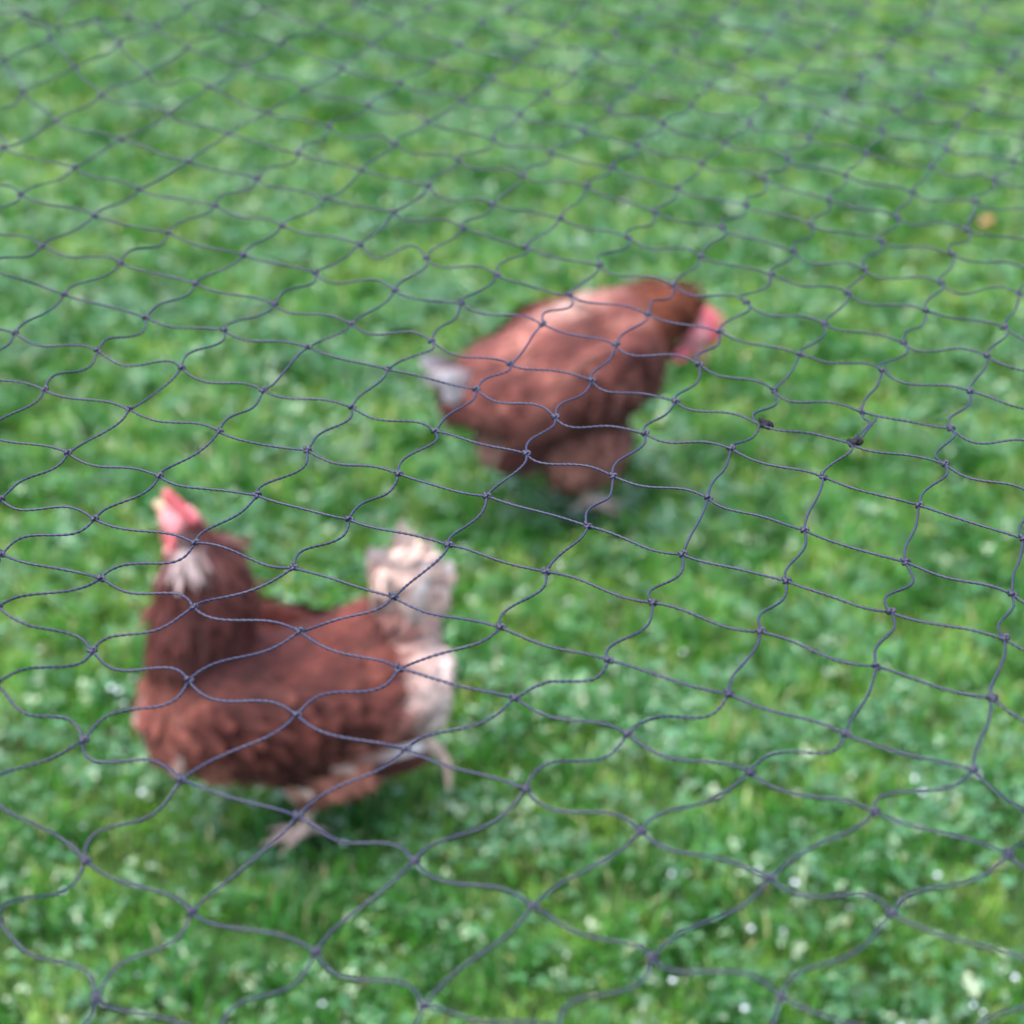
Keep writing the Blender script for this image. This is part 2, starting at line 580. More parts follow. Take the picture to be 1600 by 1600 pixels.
def blade_from_outline(out, thick):
    """pillowy solid from a 2-D outline lying in the x-z plane"""
    o = np.array(out)
    c = o.mean(0)
    n = len(o)
    inn = c + (o - c) * 0.86
    V = [(a, 0, b) for a, b in o] + [(a, thick / 2, b) for a, b in inn] + [(a, -thick / 2, b) for a, b in inn]
    F = []
    for k in range(n):
        j = (k + 1) % n
        F += [(k, j, n + j, n + k), (j, k, 2 * n + k, 2 * n + j)]
    F += [tuple(range(n, 2 * n)), tuple(reversed(range(2 * n, 3 * n)))]
    return np.array(V), F

def toes(foot, fwd, side, spread=1.0, drop=0.0, up=(0, 0, 1.0), length=0.044):
    """three front toes and a hind toe from the foot joint"""
    foot, fwd, side, up = (np.array(a, float) for a in (foot, fwd, side, up))
    sh, tips = [], []
    for ang, l in ((0, 1.0), (0.62 * spread, 0.85), (-0.62 * spread, 0.85), (math.pi, 0.5)):
        dv = fwd * math.cos(ang) + side * math.sin(ang)
        l2 = length * l
        path = [foot, foot + dv * l2 * 0.35 + up * 0.003, foot + dv * l2 * 0.7, foot + dv * l2 - up * (0.003 + drop)]
        pp = bezier_path(path, 4)
        sh.append(tube(pp, resample([0.0056, 0.0051, 0.0045, 0.0034], len(pp)), 8))
        tips.append((pp[-1], norm(pp[-1] - pp[-3])))
    return sh, tips

def build_hen(cfg):
    r = np.random.default_rng(cfg['seed'])
    root = empty('hen', cfg['loc'], cfg['rz'])
    tag(root, cfg['label'], 'hen', 'brown hens on the lawn')
    shells = []
    # trunk: deep chest in front, narrowing towards the rump
    xs, zs, ry, rz = (np.array(a) for a in zip(*cfg['trunk']))
    m = 28
    path = np.stack([resample(xs, m), 0 * resample(xs, m), resample(zs, m)], 1)
    rad = list(zip(resample(ry, m), resample(rz, m)))
    shells.append(tube(path, rad, 24))
    npth = bezier_path(cfg['neck'], 8)
    shells.append(tube(npth, [(a, a * 1.12) for a in resample(cfg['neck_r'], len(npth))], 20))
    # head
    H = np.array(cfg['head'])
    hf = norm(np.array(cfg['head_fwd'], float))
    hu = np.array(cfg['head_up'], float)
    hu = norm(hu - hf * hu.dot(hf))
    hl = np.cross(hu, hf)
    HR = np.stack([hf, hl, hu], 1)
    shells.append(ellipsoid(H, (0.030, 0.020, 0.0225), HR))
    shells.append(ellipsoid(H + hf * 0.016 - hu * 0.004, (0.021, 0.014, 0.015), HR))
    for c, rr in cfg['lumps']:
        shells.append(ellipsoid(c, rr))
    tips = []
    for leg in cfg['legs']:
        pth = bezier_path(leg['path'], 8)
        shells.append(tube(pth, resample(leg['r'], len(pth)), 14))
        sh, tp = toes(leg['path'][-1], leg['fwd'], leg['side'], drop=leg.get('drop', 0), up=leg.get('up', (0, 0, 1.0)))
        shells += sh
        tips += tp
    body = fuse('hen_body', shells, 0.0031, 5)
    nv = len(body.vertices)
    v = np.empty(nv * 3, np.float32)
    body.vertices.foreach_get('co', v)
    v = v.reshape(-1, 3)

    def bare(p):
        """1 on the bare red face, 0 on feathers"""
        q = (p - H) @ HR
        e = (q[:, 0] / 0.040) ** 2 + (q[:, 1] / 0.034) ** 2 + (q[:, 2] / 0.034) ** 2
        return smoothstep(1.15, 0.85, e) * smoothstep(-0.014, -0.003, q[:, 0] + 0.25 * q[:, 2])

    def is_leg(p):
        out = np.zeros(len(p))
        for leg in cfg['legs']:
            pth = bezier_path(leg['path'], 8)
            k = int(len(pth) * leg['bare'])
            dd = np.min(np.linalg.norm(p[:, None] - pth[None, k:], axis=2), 1)
            out = np.maximum(out, (dd < 0.019) * 1.0)
            dd2 = np.linalg.norm(p - np.array(leg['path'][-1]), axis=1)
            out = np.maximum(out, (dd2 < 0.064) * 1.0)
        return out * (p[:, 2] < cfg['leg_z'])

    def colour(p):
        return cfg['colour'](p, H, HR)

    col = colour(v)
    bf, lg = bare(v), is_leg(v)
    col = mix(col, FACE, bf)
    col = mix(col, LEG * (0.8 + 0.4 * vnoise(v, 120, 5))[:, None], lg)
    ca = body.color_attributes.new('Col', 'FLOAT_COLOR', 'POINT')
    c4 = np.ones((nv, 4), np.float32)
    c4[:, :3] = col
    ca.data.foreach_set('color', c4.ravel())
    body.materials.clear()
    body.materials.append(M['skin'])
    link(bpy.data.objects.new('body', body), root)

    # plumage: overlapping feathers over neck, breast, back, belly and thighs
    P, Nn = surface_samples(body, cfg['n_feathers'], r)
    keep = (bare(P) < 0.2) & (is_leg(P) < 0.5)
    P, Nn = P[keep], Nn[keep]
    n = len(P)
    # direction of growth: away from the head along the neck, tailwards on the trunk, down on thighs and belly fluff
    dn = np.linalg.norm(P[:, None] - npth[None], axis=2)
    near = np.argmin(dn, 1)
    tn = norm(np.gradient(npth, axis=0))[near]
    wneck = smoothstep(cfg['neck_r'][0] * 1.5, cfg['neck_r'][0] * 0.9, dn.min(1)) * smoothstep(0.0, 0.35, near / len(npth))
    wlow = smoothstep(0.17, 0.11, P[:, 2])
    flow = np.tile(np.array([-1.0, 0, -0.12]), (n, 1))
    flow = flow * (1 - wlow)[:, None] + np.array([-0.45, 0, -1.0]) * wlow[:, None]
    flow = flow * (1 - wneck)[:, None] - tn * (wneck * 1.3)[:, None]
    # on the breast, which faces forward, the feathers fall down and to the sides
    flow = norm(flow) + np.array([0, 0, -0.8]) * smoothstep(0.45, 0.95, Nn[:, 0])[:, None] * (1 - wneck)[:, None]
    flow = flow - Nn * np.sum(flow * Nn, 1)[:, None]
    flow = norm(flow) + r.normal(0, 0.16, (n, 3))
    flow = flow - Nn * np.sum(flow * Nn, 1)[:, None]
    fluff = np.maximum(wlow, smoothstep(-0.08, -0.14, P[:, 0]))
    ln = r.uniform(0.8, 1.25, n) * (0.030 * (1 - wneck) + 0.034 * wneck)
    wd = r.uniform(0.8, 1.2, n) * (0.021 * (1 - wneck) + 0.0065 * wneck) * (1 - 0.35 * fluff)
    lift = r.uniform(0.12, 0.28, n) + 0.14 * fluff * r.uniform(0, 1, n)
    lift = lift * (1 - 0.65 * wneck)
    c = colour(P) * (r.uniform(0.55, 1.4, n) * (0.35 + 1.3 * (0.6 * vnoise(P, 24, 8) + 0.4 * vnoise(P, 50, 9))))[:, None]
    tipc = mix(c * 1.08, GINGER, r.uniform(0, 0.25, n))
    tipc = np.where((c.mean(1) > 0.4)[:, None], c, tipc)
    fv, ff, fc = feather_mesh(P, flow, Nn, ln, wd, lift, 0.20 * (1 - 0.4 * wneck), c, tipc)
    me = np_mesh('plumage', fv, [ff], fc)
    me.materials.append(M['feather'])
    tag(link(bpy.data.objects.new('plumage', me), root), kind='stuff')

    # wings, folded against the flanks
    for s in (1, -1):
        wc = np.array(cfg['wing_c']) * (1, s, 1)
        pit = cfg['wing_pitch']
        rot = np.array(Matrix.Rotation(s * 0.10, 3, 'Z') @ Matrix.Rotation(pit, 3, 'Y') @ Matrix.Rotation(-s * 0.22, 3, 'X'))
        wv, wf = ellipsoid((0, 0, 0), (0.118, 0.024, 0.060), None, 26, 14)
        wv[:, 2] *= 1 - 0.45 * smoothstep(0.02, -0.12, wv[:, 0])          # narrows towards the tip
        wv[:, 1] -= s * 0.030 * (wv[:, 0] / 0.118) ** 2 + s * 0.016 * (np.maximum(wv[:, 2], 0) / 0.06) ** 2
        wq = wv @ rot.T + wc
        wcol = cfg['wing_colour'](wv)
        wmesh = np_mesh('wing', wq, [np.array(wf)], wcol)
        # coverts in overlapping rows, long flight feathers below and behind
        FP, FD, FN, FL, FW, FLf = [], [], [], [], [], []

        def skin(fx, fz):
            q = max(0.03, 1 - (fx / 0.118) ** 2 - (fz / 0.064) ** 2)
            return s * (0.024 * math.sqrt(q) - 0.030 * (fx / 0.118) ** 2 - 0.016 * (max(fz, 0) / 0.06) ** 2)
        for row in range(8):
            fx = 0.108 - row * 0.026
            for k in range(11):
                fz = -0.055 + 0.110 * (k + 0.5 * (row % 2)) / 10.5
                zz = 0.060 * (1 - 0.45 * smoothstep(0.02, -0.12, fx)) * math.sqrt(max(0.02, 1 - (fx / 0.118) ** 2))
                if abs(fz) > zz:
                    continue
                nn = np.array((-(skin(fx + 0.003, fz) - skin(fx - 0.003, fz)) / 0.006 * s, 1.0, -(skin(fx, fz + 0.003) - skin(fx, fz - 0.003)) / 0.006 * s))
                nn = np.clip(nn, -1.2, 1.2) * (1, s, 1)
                nn = nn / np.linalg.norm(nn)
                dd = np.array((-1, 0, -0.10 + r.normal(0, 0.06)))
                dd = dd - nn * dd.dot(nn)
                FP.append((fx + r.normal(0, 0.003), skin(fx, fz), fz + r.normal(0, 0.002)))
                FD.append(dd)
                FN.append(nn)
                FL.append(r.uniform(0.036, 0.048))
                FW.append(r.uniform(0.018, 0.024))
                FLf.append(r.uniform(0.12, 0.22))
        for k in range(12):                                                   # secondaries and primaries
            t = k / 11
            FP.append((-0.015 - 0.070 * (1 - t), s * (0.020 + 0.007 * t), -0.050 + 0.070 * t))
            FD.append((-1, -s * 0.20, 0.10 - 0.20 * t + r.normal(0, 0.02)))
            FN.append((0.1, s, 0.15))
            FL.append(0.070 + 0.030 * t)
            FW.append(0.024)
            FLf.append(0.06)
        FP = np.array(FP)
        nf = len(FP)
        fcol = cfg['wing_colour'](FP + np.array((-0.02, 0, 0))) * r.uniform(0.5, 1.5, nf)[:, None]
        ftip = mix(fcol * 1.05, GINGER * 1.05, r.uniform(0.08, 0.42, nf))
        fcol = fcol * 0.75
        wl = cfg['wing_white']
        for k in wl:
            fcol[nf - 12 + k] = GINGER
            ftip[nf - 12 + k] = WHITE
        a, b, c3 = feather_mesh(FP @ rot.T + wc, np.array(FD) @ rot.T, np.array(FN) @ rot.T, np.array(FL), np.array(FW), np.array(FLf), 0.05 * np.ones(nf), fcol, ftip)
        V = np.concatenate([wq, a])
        F = [np.array(wf), b + len(wq)]
        bpy.data.meshes.remove(wmesh)
        wmesh = np_mesh('wing', V, F, np.concatenate([wcol, c3]))
        wmesh.materials.append(M['feather'])
        link(bpy.data.objects.new('wing', wmesh), root)

    # tail feathers, a tent of overlapping quills
    T0 = np.array(cfg['tail_root'])
    for k, (dv, l, w, c, tc) in enumerate(cfg['tail'](r)):
        side = 1 if dv[1] >= 0 else -1
        p0 = T0 + np.array((0.0, dv[1] * 0.07, -0.008 * (k % 3)))
        a, b, c3 = feather_mesh(np.array([p0]), np.array([dv], float), np.array([[0.15, side, 0.1]]), np.array([l]), np.array([w]), np.array([0.06]), np.array([0.10]), np.array([c]), np.array([tc]))
        # give the vane its thickness
        nn = len(a)
        off = np.array([0.0, 0.0012 * side, 0.0])
        me = np_mesh('tail_feather', np.concatenate([a, a - off]), [b, b[:, ::-1] + nn], np.concatenate([c3, c3]))
        me.materials.append(M['feather'])
        link(bpy.data.objects.new('tail_feather', me), root)

    # comb, wattles, beak, eyes, claws
    def place(vv, o):
        return np.asarray(vv) @ HR.T + H + HR @ np.array(o, float)
    cv, cf = blade_from_outline(comb_outline(cfg['comb'][0], cfg['comb'][1], 5, r), 0.0075)
    cv[:, 1] += cfg['comb'][2] * np.maximum(cv[:, 2], 0) ** 2 / cfg['comb'][1]
    simple_obj('comb', place(cv, (0.004, 0, 0.0165)), cf, M['comb'], root)
    for s in (1, -1):
        wv, wf = ellipsoid((0, 0, 0), (0.011, 0.0042, 0.018), None, 14, 10)
        wv[:, 0] *= 1 - 0.25 * wv[:, 2] / 0.018
        simple_obj('wattle', place(wv, (0.020, s * 0.008, -0.027)), wf, M['comb'], root)
        ev, ef = ellipsoid((0, 0, 0), (0.0046, 0.0026, 0.0046), None, 12, 8)
        simple_obj('eye', place(ev, (0.013, s * 0.0182, 0.004)), ef, M['eye'], root)
        lv, lf = ellipsoid((0, 0, 0), (0.007, 0.003, 0.009), None, 12, 8)
        simple_obj('ear_lobe', place(lv, (-0.006, s * 0.0195, -0.008)), lf, M['comb'], root)
    bp = bezier_path([(0.028, 0, -0.001), (0.040, 0, -0.001), (0.049, 0, -0.006), (0.053, 0, -0.012)], 4)
    bv, bfc = tube(bp, [(a, a * 1.1) for a in resample([0.0090, 0.0072, 0.0040, 0.0012], len(bp))], 12)
    simple_obj('beak', place(bv, (0, 0, 0)), bfc, M['beak'], root)
    for tp, dv in tips:
        kv, kf = tube([tp - dv * 0.003, tp + dv * 0.004, tp + dv * 0.009 - np.array((0, 0, 0.002))], [0.0030, 0.0022, 0.0006], 6)
        simple_obj('claw', kv, kf, M['claw'], root)
    return root

TRUNK1 = [(-0.150, 0.212, 0.030, 0.030), (-0.130, 0.202, 0.062, 0.062), (-0.09, 0.184, 0.088, 0.080), (-0.03, 0.168, 0.100, 0.072), (0.035, 0.168, 0.102, 0.070),
          (0.083, 0.188, 0.094, 0.082), (0.118, 0.210, 0.074, 0.078), (0.140, 0.226, 0.036, 0.042)]

def colour_walker(p, H, HR):
    n = len(p)
    k = 0.65 * vnoise(p, 20, 41) + 0.35 * vnoise(p, 50, 42)
    c = mix(np.tile(CHEST, (n, 1)), DARK, np.clip((k - 0.47) * 4.0, 0, 0.9))
    c = mix(c, GINGER, np.clip((0.42 - k) * 3.0, 0, 0.6))
    # breast and belly lighter
    low = smoothstep(0.178, 0.145, p[:, 2]) * smoothstep(-0.16, -0.05, p[:, 0])
    c = mix(c, np.array((0.20, 0.075, 0.052)), low * 0.9)
    front = smoothstep(0.10, 0.15, p[:, 0]) * smoothstep(0.34, 0.24, p[:, 2])
    c = mix(c, GINGER * (0.8 + 0.7 * (k[:, None] > 0.62)), front * 0.35)
    # vent fluff
    vent = smoothstep(-0.065, -0.135, p[:, 0] + 0.03 * (k - 0.5)) * smoothstep(0.285, 0.225, p[:, 2])
    c = mix(c, CREAM * 1.12, vent * 0.95)
    core = smoothstep(-0.085, -0.10, p[:, 0]) * smoothstep(0.255, 0.285, p[:, 2])
    c = mix(c, CREAM, core)
    # dark shawl over the back, paler rows behind the shoulder
    shawl = smoothstep(0.180, 0.212, p[:, 2]) * smoothstep(0.06, 0.02, p[:, 0]) * smoothstep(-0.10, -0.06, p[:, 0])
    c = mix(c, DARK * 1.1, shawl * smoothstep(0.36, 0.56, vnoise(p, 38, 45)) * 0.95)
    c = mix(c, CHEST * 0.75, shawl * 0.5)
    fle = smoothstep(0.74, 0.82, vnoise(p, 55, 46)) * smoothstep(0.215, 0.19, p[:, 2])
    c = mix(c, CREAM * 0.9, fle * 0.7)
    # pale nape below the head
    q = (p - H) @ HR
    nape = 0.19 * np.exp(-(((q[:, 0] + 0.025) / 0.012) ** 2 + ((q[:, 2] + 0.006) / 0.012) ** 2 + ((q[:, 1] - 0.016) / 0.022) ** 2))
    neck = smoothstep(0.24, 0.28, p[:, 2]) * smoothstep(0.0, 0.04, p[:, 0])
    c = mix(c, DARK * 1.5, neck * 0.55)
    c = mix(c, WHITE, np.clip(nape * 1.9, 0, 1))
    return c

def wing_colour_walker(w):
    n = len(w)
    k = vnoise(w, 40, 44)
    c = mix(np.tile(CHEST * 0.72, (n, 1)), DARK, np.clip(k * 1.3 - 0.3, 0, 0.8))
    c = mix(c, GINGER, 0.55 * smoothstep(0.085, 0.115, w[:, 0]))
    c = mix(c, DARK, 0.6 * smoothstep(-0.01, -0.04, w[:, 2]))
    return c

def tail_walker(r):
    out = []
    for row in range(6):
        for k in range(6):
            y = (k - 2.5) / 2.5
            back = 0.06 - 0.23 * row + 0.04 * (k % 3) + r.normal(0, 0.06)
            l = (0.112, 0.126, 0.124, 0.118, 0.108, 0.095)[row] * (1 - 0.10 * abs(y)) * r.uniform(0.80, 1.04)
            pale = r.uniform(0.0, 1.0)
            c = mix(np.array([CHEST * 2.0]), CREAM, np.array([0.1 + 0.7 * pale]))[0]
            out.append(((back, 0.22 * y + r.normal(0, 0.06), 1.0), l, r.uniform(0.014, 0.024), c, mix(np.array([CREAM]), WHITE, np.array([0.7 * (pale > 0.6)]))[0] * r.uniform(0.8, 1.0)))
    return out

hen_walker = dict(
    seed=3, loc=(-0.232, 1.885, 0.010), rz=R(195), n_feathers=5600,
    label='brown hen walking upright with raised cream white tail and head held high',
    trunk=TRUNK1,
    neck=[(0.092, 0, 0.205), (0.094, 0, 0.258), (0.088, -0.002, 0.305), (0.090, -0.004, 0.348), (0.098, -0.006, 0.377)], neck_r=[0.056, 0.052, 0.048, 0.040, 0.026],
    head=(0.102, -0.014, 0.392), head_fwd=(0.46, -0.86, 0.20), head_up=(0.12, 0.10, 1.0), comb=(0.052, 0.036, 0.3),
    lumps=[((-0.108, 0, 0.160), (0.050, 0.068, 0.056)), ((-0.020, 0.050, 0.140), (0.072, 0.046, 0.058)), ((-0.040, -0.048, 0.145), (0.062, 0.044, 0.052)), ((0.045, 0, 0.165), (0.080, 0.080, 0.062)), ((-0.112, 0, 0.236), (0.036, 0.034, 0.042)), ((-0.118, 0, 0.285), (0.028, 0.018, 0.050))],
    legs=[dict(path=[(-0.01, 0.048, 0.150), (0.008, 0.047, 0.105), (-0.010, 0.042, 0.075), (0.000, 0.034, 0.040), (0.004, 0.030, 0.012)], r=[0.040, 0.026, 0.0105, 0.0072, 0.0070], fwd=(0.97, 0.1, 0), side=(-0.1, 0.97, 0), bare=0.50),
          dict(path=[(-0.04, -0.048, 0.150), (-0.065, -0.047, 0.115), (-0.112, -0.044, 0.092), (-0.140, -0.040, 0.062), (-0.166, -0.038, 0.036)], r=[0.040, 0.030, 0.0115, 0.0072, 0.0070], fwd=(-0.30, 0.15, -0.94), side=(0.15, 0.98, 0.1), up=(-0.94, 0, 0.3), bare=0.50)],
    leg_z=0.098, wing_c=(0.012, 0.085, 0.183), wing_pitch=-0.17, wing_white=(3, 4, 5), colour=colour_walker, wing_colour=wing_colour_walker,
    tail_root=(-0.108, 0, 0.240), tail=tail_walker)
build_hen(hen_walker)

TRUNK2 = [(-0.152, 0.228, 0.026, 0.026), (-0.128, 0.220, 0.052, 0.048), (-0.088, 0.212, 0.082, 0.066), (-0.03, 0.210, 0.097, 0.080), (0.04, 0.226, 0.100, 0.082),
          (0.090, 0.242, 0.092, 0.080), (0.128, 0.250, 0.072, 0.066), (0.152, 0.254, 0.036, 0.040)]

def colour_pecker(p, H, HR):
    n = len(p)
    k = 0.6 * vnoise(p, 24, 51) + 0.4 * vnoise(p, 60, 52)
    c = mix(np.tile(np.array((0.084, 0.026, 0.021)), (n, 1)), DARK * 1.4, np.clip((k - 0.50) * 3.0, 0, 0.85))
    c = mix(c, np.array((0.160, 0.068, 0.053)), np.clip((0.47 - k) * 4.0, 0, 0.85))
    low = smoothstep(0.20, 0.15, p[:, 2])
    c = mix(c, np.array((0.17, 0.072, 0.055)), low * 0.85)
    neck = smoothstep(0.10, 0.15, p[:, 0]) * smoothstep(0.20, 0.25, p[:, 2])
    c = mix(c, np.array((0.062, 0.017, 0.007)), neck * 0.9)
    # pale patch between the shoulders, grey-cream fluff behind the thighs
    pt = np.exp(-(((p[:, 0] - 0.050) / 0.035) ** 2 + ((p[:, 1] - 0.03) / 0.035) ** 2)) * (p[:, 2] > 0.27)
    c = mix(c, CREAM * 0.9, np.clip(pt * 0.7, 0, 1))
    fl = np.exp(-(((p[:, 0] + 0.075) / 0.03) ** 2 + ((p[:, 2] - 0.125) / 0.035) ** 2))
    c = mix(c, np.array((0.22, 0.15, 0.12)), fl * 0.8)
    rump = smoothstep(-0.135, -0.165, p[:, 0])
    c = mix(c, GINGER * 0.7, rump * 0.5)
    return c

def wing_colour_pecker(w):
    n = len(w)
    k = vnoise(w, 36, 54)
    c = mix(np.tile(np.array((0.086, 0.027, 0.022)), (n, 1)), np.array((0.155, 0.066, 0.052)), np.clip((0.5 - k) * 2.4, 0, 0.8))
    c = mix(c, DARK * 1.2, np.clip((k - 0.6) * 3, 0, 0.8))
    c = mix(c, DARK * 1.25, 0.85 * smoothstep(-0.01, -0.04, w[:, 2]))  # shadow beneath the wing edge, painted into the lower feathers
    return c

def tail_pecker(r):
    out = []
    for row in range(3):
        for k in range(5):
            y = (k - 2) / 2
            l = (0.092, 0.080, 0.066)[row] * (1 - 0.08 * abs(y)) * r.uniform(0.92, 1.06)
            out.append(((-1.0, 0.30 * y, 0.40 - 0.12 * row + r.normal(0, 0.03)), l, r.uniform(0.022, 0.032), CHEST * 1.3, WHITE * r.uniform(0.8, 1.0)))
    return out

hen_pecker = dict(
    seed=5, loc=(0.060, 2.590, 0.0), rz=R(24), n_feathers=5600,
    label='brown hen bending its red combed head down, tail low with a white tip',
    trunk=TRUNK2,
    neck=[(0.080, 0, 0.250), (0.120, 0, 0.262), (0.152, -0.002, 0.272), (0.178, -0.006, 0.270), (0.190, -0.010, 0.260)], neck_r=[0.070, 0.060, 0.050, 0.038, 0.027],
    head=(0.198, -0.014, 0.252), head_fwd=(0.34, -0.30, -0.90), head_up=(0.92, -0.05, 0.36), comb=(0.056, 0.030, -0.2),
    lumps=[((-0.03, 0, 0.180), (0.080, 0.078, 0.058)), ((0.020, 0.050, 0.146), (0.062, 0.050, 0.066)), ((0.020, -0.050, 0.142), (0.066, 0.050, 0.068)), ((-0.052, 0, 0.145), (0.058, 0.066, 0.050))],
    legs=[dict(path=[(0.018, 0.045, 0.160), (0.030, 0.044, 0.110), (0.018, 0.040, 0.080), (0.030, 0.037, 0.046), (0.036, 0.035, 0.020)], r=[0.045, 0.030, 0.0105, 0.0072, 0.0070], fwd=(0.98, 0.05, 0), side=(-0.05, 0.98, 0), bare=0.50),
          dict(path=[(0.018, -0.045, 0.160), (0.030, -0.044, 0.110), (0.018, -0.040, 0.080), (0.030, -0.037, 0.050), (0.036, -0.035, 0.026)], r=[0.045, 0.030, 0.0105, 0.0072, 0.0070], fwd=(0.96, -0.2, 0), side=(0.2, 0.96, 0), bare=0.50)],
    leg_z=0.094, wing_c=(0.010, 0.086, 0.222), wing_pitch=-0.32, wing_white=(), colour=colour_pecker, wing_colour=wing_colour_pecker,
    tail_root=(-0.110, 0, 0.238), tail=tail_pecker)
build_hen(hen_pecker)

# ------------------------------------------------------------------ netting, stretched level above the run
# knots as (x, y, z) in millimetres; row = one twine running away to the right, first value = index of its first knot
KNOTS = {
    -6: (5, [(-146,562,978)]),
    -5: (4, [(-160,627,987), (-116,596,989), (-69,570,993), (-30,539,997)]),
    -4: (3, [(-172,695,993), (-129,668,994), (-81,641,997), (-36,611,1000), (7,580,1005), (47,547,1011), (87,519,1019)]),
    -3: (2, [(-178,753,997), (-134,730,998), (-87,704,999), (-42,678,1001), (5,647,1005), (47,617,1009), (90,582,1016), (128,555,1023)]),
    -2: (0, [(-231,826,1001), (-183,807,1000), (-139,785,999), (-91,764,1000), (-47,734,1001), (1,710,1003), (45,680,1007), (90,650,1011), (132,618,1017), (173,584,1025)]),
    -1: (-1, [(-241,873,1003), (-194,856,1002), (-145,836,1001), (-98,816,1000), (-52,790,1001), (-5,764,1002), (40,736,1004), (87,706,1008), (129,673,1012), (172,642,1018)]),
    0: (-1, [(-217,917,1004), (-170,897,1002), (-121,880,1001), (-76,859,1000), (-29,836,1000), (15,811,1001), (61,782,1003), (105,756,1005), (149,724,1009), (190,694,1014)]),
    1: (-2, [(-240,979,1007), (-194,961,1005), (-146,941,1003), (-101,925,1001), (-55,903,1000), (-12,883,999), (35,853,1000), (77,826,1001), (121,800,1003), (162,770,1006), (205,743,1010)]),
    2: (-3, [(-267,1039,1011), (-220,1023,1008), (-174,1009,1005), (-129,988,1002), (-82,971,1001), (-39,949,999), (7,927,998), (49,904,998), (93,881,999), (135,849,1000), (176,816,1003), (217,784,1006)]),
    3: (-3, [(-249,1089,1011), (-201,1065,1008), (-157,1055,1005), (-110,1040,1002), (-66,1017,1000), (-19,998,998), (22,968,997), (67,952,996), (109,936,996), (151,905,997), (192,874,999), (234,840,1001)]),
    4: (-4, [(-273,1148,1015), (-225,1133,1011), (-180,1113,1007), (-133,1092,1004), (-89,1072,1001), (-44,1054,999), (-1,1030,997), (42,1012,996), (85,990,995), (126,964,995), (169,946,994), (213,922,995)]),
    5: (-5, [(-298,1216,1020), (-250,1195,1015), (-204,1178,1011), (-157,1154,1007), (-114,1138,1003), (-67,1119,1000), (-29,1106,998), (17,1082,996), (57,1060,994), (101,1037,993), (138,1006,993), (181,984,992), (224,965,992)]),
    6: (-6, [(-322,1284,1025), (-274,1265,1019), (-230,1240,1014), (-182,1223,1010), (-139,1201,1006), (-91,1181,1002), (-51,1166,1000), (-9,1148,997), (33,1124,995), (77,1104,992), (116,1083,991), (158,1056,990), (200,1036,990), (243,1013,989)]),
    7: (-8, [(-350,1430,1034), (-328,1380,1029), (-298,1334,1024), (-253,1315,1019), (-206,1289,1014), (-161,1271,1009), (-116,1248,1005), (-73,1233,1002), (-30,1215,999), (8,1191,996), (52,1171,993), (94,1147,991), (135,1127,989), (177,1100,988), (218,1077,987), (262,1062,986)]),
    8: (-9, [(-352,1521,1039), (-329,1480,1034), (-302,1431,1029), (-277,1385,1024), (-229,1365,1019), (-187,1339,1014), (-139,1316,1009), (-97,1296,1005), (-53,1279,1001), (-13,1256,998), (30,1240,995), (71,1216,992), (114,1193,989), (154,1168,988), (197,1147,986), (239,1124,985), (280,1104,984)]),
    9: (-8, [(-303,1527,1033), (-280,1482,1029), (-253,1433,1024), (-209,1418,1019), (-165,1383,1013), (-123,1367,1009), (-78,1346,1004), (-35,1327,1000), (7,1306,997), (48,1296,994), (90,1259,991), (131,1240,988), (172,1209,986), (212,1186,984), (256,1170,982), (300,1157,981)]),
    10: (-7, [(-259,1527,1029), (-233,1488,1024), (-188,1467,1018), (-145,1431,1013), (-99,1412,1008), (-58,1389,1004), (-13,1370,999), (26,1350,996), (66,1332,993), (107,1303,990), (150,1282,987), (188,1253,985), (230,1234,982), (271,1216,981)]),
    11: (-6, [(-214,1533,1024), (-168,1520,1018), (-122,1479,1012), (-79,1459,1008), (-35,1438,1003), (5,1420,999), (49,1396,995), (85,1377,992), (127,1352,988), (166,1330,986), (206,1300,983), (246,1275,981), (288,1259,979)]),
    12: (-6, [(-189,1588,1024), (-143,1562,1018), (-104,1532,1013), (-58,1508,1007), (-14,1488,1002), (25,1467,998), (68,1442,994), (105,1424,991), (146,1396,987), (187,1374,984), (223,1347,982), (264,1324,979), (304,1312,977)]),
    13: (-2, [(3,1531,1002), (45,1509,998), (87,1491,994), (128,1464,990), (167,1438,986), (207,1417,983), (244,1393,980), (285,1373,978), (325,1356,975)]),
}

